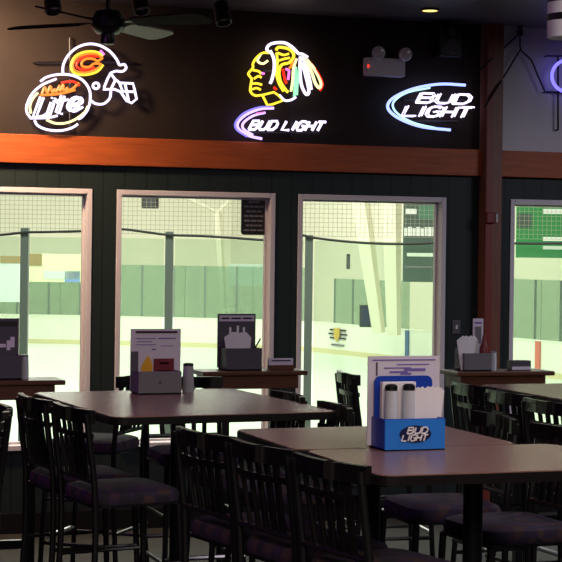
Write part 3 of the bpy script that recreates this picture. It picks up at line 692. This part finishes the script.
# grey caddy on the left table
c = caddy('grey caddy holding the pink menu on the left table', 160, 394.5, M['grey'], .182, .12, .094)
MB().box((0, -.061, .05), (.012, .002, .012)).build('maker_mark', M['greydark'], c)
mk = [(.1, .93, .93, .965, M['inkdark']), (.1, .84, .5, .85, M['ink']), (.12, .79, .42, .8, M['ink']), (.55, .84, .9, .855, M['ink']), (.1, .74, .5, .75, M['ink']), (.6, .72, .85, .73, M['ink']), (.42, .66, .5, .68, M['ink']),
      (.46, .02, .87, .52, M['maroon']), (.58, .43, .76, .46, M['btext']), (.53, .2, .8, .33, M['btext'])]
s_ = sheet('pink and white menu with a yellow and a maroon picture on the left table', c, .006, .042, .215, .258, .007, M['lilac'], mk)
MB().prism([(-.055, .05), (-.02, .05), (-.012, .1), (-.02, .13), (-.034, .148), (-.046, .13), (-.062, .1)], 'y', -.0038, -.0022).build('yellow_print', M['mustard'], s_)
s2 = sheet('dark card leaning out at the left of the grey caddy on the left table', c, -.086, .03, .03, .165, .007, M['greydark'], [], 'card')
p = onz(188, 392, 1.05); shaker('steel shaker with dark cap beside the grey caddy on the left table', (p.x, p.y, 1.05), M['cardgrey'], .122, .024)
# middle rail
c = caddy('dark grey caddy on the middle drink rail', 244, 366.5, M['greydark'], .186, .13, .11, Y=8.265)
mk = [(.04, .86, .96, .97, M['lilac']), (.1, .9, .3, .93, M['ink']), (.36, .9, .6, .93, M['ink']), (.66, .9, .9, .93, M['ink']), (.3, .5, .36, .75, M['white']), (.36, .6, .5, .66, M['white']), (.5, .45, .56, .78, M['white']), (.56, .58, .66, .62, M['white']), (.66, .5, .72, .75, M['white'])]
sheet('dark menu with white figure and lilac heading on the middle drink rail', c, -.005, .05, .2, .27, .007, M['greydark'], mk)
napkins('white napkins sticking out of the dark grey caddy on the middle rail', c.location+Vector((-.01, -.028, .0065)), .07, .17, 4, .02)
s3 = MB().tube([(0, 0, 0), (.02, 0, .1), (.05, 0, .15)], .004, 6).build('stirrer', M['plasticblack']); s3.location = c.location+Vector((.05, -.02, .0065)); tag(s3, 'thin dark stirrer leaning from the middle caddy', 'stirrer')
p = ony(282, 366.3, 8.27); T = thing('card_holder', 'low brown holder with grey white cards right of the middle caddy', 'card holder', (p.x, p.y+.02, 1.05), 0)
MB().box((0, .0, .012), (.128, .045, .024), bev=.003).build('base', M['rail'], T); MB().box((0, .005, .04), (.13, .02, .034), bev=.002).build('cards', M['lilac'], T); MB().box((0, -.006, .046), (.1, .002, .006)).build('print', M['inkdark'], T)
# left rail
c = caddy('dark grey caddy on the left drink rail at the photo edge', 1, 376, M['greydark'], .186, .13, .11, Y=7.845)
sheet('dark menu with white marks on the left drink rail', c, 0, .05, .2, .265, .007, M['greydark'], [(.05, .86, .95, .95, M['plasticblack']), (.72, .45, .8, .62, M['white']), (.8, .5, .9, .68, M['white']), (.55, .5, .7, .56, M['white'])])
shaker('glass shaker with steel cap at the left drink rail end', Vector((c.location.x+.115, c.location.y-.02, 1.05)), h=.11, cap='silver')
# right rail
c = caddy('grey caddy on the right drink rail in front of the brown post', 478, 367, M['grey'], .15, .12, .09, Y=8.05)
sheet('white card standing at the right of the right rail caddy', c, .045, .04, .058, .255, .007, M['lilac'], [(.15, .9, .85, .93, M['ink']), (.2, .5, .8, .84, M['grey'])], 'card')
napkins('white napkins rising at the left of the right rail caddy', c.location+Vector((-.03, -.022, .0065)), .06, .16, 4, .018)
b_ = thing('sauce_bottle', 'dark red sauce bottle in the right rail caddy', 'bottle', c.location+Vector((.05, -.022, .0065)), 0)
MB().lathe([(.02, 0), (.023, .02), (.023, .11), (.012, .135), (.01, .15)], n=16).build('body', M['ketchup'], b_, True); MB().lathe([(.011, .148), (.006, .175)], n=12).build('cap', M['ketchup'], b_, True)
shaker('steel capped glass shaker right of the right rail caddy', Vector((c.location.x+.1, c.location.y-.03, 1.05)), h=.1, cap='silver', r=.016)
p = ony(521.5, 366.5, 8.06); T = thing('sugar_box', 'low brown sugar packet box at the right end of the right rail', 'box', (p.x, p.y+.03, 1.05), 0)
MB().box((0, 0, .025), (.11, .06, .05), bev=.003).build('box', M['greydark'], T); MB().box((0, -.031, .012), (.108, .002, .016)).build('band', M['lilac'], T)

# ------------------------------------------------------------------ light
def area(name, loc, sx, sy, power, col, rot=(0, 0, 0)):
    L = bpy.data.lights.new(name, 'AREA'); L.shape = 'RECTANGLE'; L.size = sx; L.size_y = sy; L.energy = power; L.color = col
    o = bpy.data.objects.new(name, L); C.objects.link(o); o.location = loc; o.rotation_euler = rot; return o
def point(name, loc, power, col, r=.1):
    L = bpy.data.lights.new(name, 'POINT'); L.energy = power; L.color = col; L.shadow_soft_size = r
    o = bpy.data.objects.new(name, L); C.objects.link(o); o.location = loc; return o
def spotl(name, loc, tgt, power, col, ang, blend=.8, r=.05):
    L = bpy.data.lights.new(name, 'SPOT'); L.energy = power; L.color = col; L.spot_size = math.radians(ang); L.spot_blend = blend; L.shadow_soft_size = r
    o = bpy.data.objects.new(name, L); C.objects.link(o); o.location = loc
    o.rotation_euler = (Vector(tgt)-Vector(loc)).to_track_quat('-Z', 'Y').to_euler(); return o
RC = (1.0, .985, .91)
for k, (r, f) in enumerate(((-10, 30), (-10, 56), (4, 24), (-1, 44))):
    area('rink_lamp_or_fill', rf(r, f, 9.5), 12, 22, 3600, RC, (0, 0, -TH))
area('rink_lamp_or_fill', rf(0, 12.8, 4.5), 8, 1.5, 260, RC, (math.radians(50), 0, -TH))  # unseen fill added to light the near faces of the posts
area('rink_lamp_or_fill', rf(-6, 58, 7.5), 24, 6, 900, RC, (math.radians(60), 0, -TH))
spotl('warm_wall_lamp', (1.4, 9.25, 2.93), (1.45, W, 2.25), 245, (1.0, .68, .42), 150, .9, .15)
area('bar_fill', (1.0, 1.0, 3.0), 2.2, 2.2, 165, (1.0, .82, .72))  # unseen fills added to raise the light level in the bar
area('bar_fill', (3.5, 4.0, 3.0), 1.8, 1.8, 40, (.95, .85, .88))
area('bar_fill', (6.5, 7.0, 3.0), 1.0, 1.0, 75, (.85, .85, 1.0))  # unseen fill added to brighten the upper right wall
point('purple_fill', (.4, 6.8, 2.2), 16, (.75, .25, 1.0), .15)  # unseen purple light added to tint the left table
w = bpy.data.worlds.new('world'); bpy.context.scene.world = w; w.use_nodes = True
w.node_tree.nodes['Background'].inputs[0].default_value = (.8, .85, .8, 1); w.node_tree.nodes['Background'].inputs[1].default_value = .05

# ------------------------------------------------------------------ camera
cd = bpy.data.cameras.new('camera'); cam = bpy.data.objects.new('camera', cd); C.objects.link(cam)
cd.sensor_width = 36; cd.sensor_fit = 'HORIZONTAL'; cd.lens = 36*FPX/562; cd.shift_x = 0; cd.shift_y = -(281-CY)/562; cd.clip_end = 300
cam.matrix_world = Matrix.Translation((0, 0, H)) @ Matrix.Rotation(-TH, 4, 'Z') @ Matrix.Rotation(PI/2, 4, 'X') @ Matrix.Rotation(ROLL, 4, 'Z')
S_ = bpy.context.scene; S_.camera = cam
S_.view_settings.view_transform = 'Standard'; S_.view_settings.look = 'None'; S_.view_settings.exposure = 0; S_.view_settings.gamma = 1
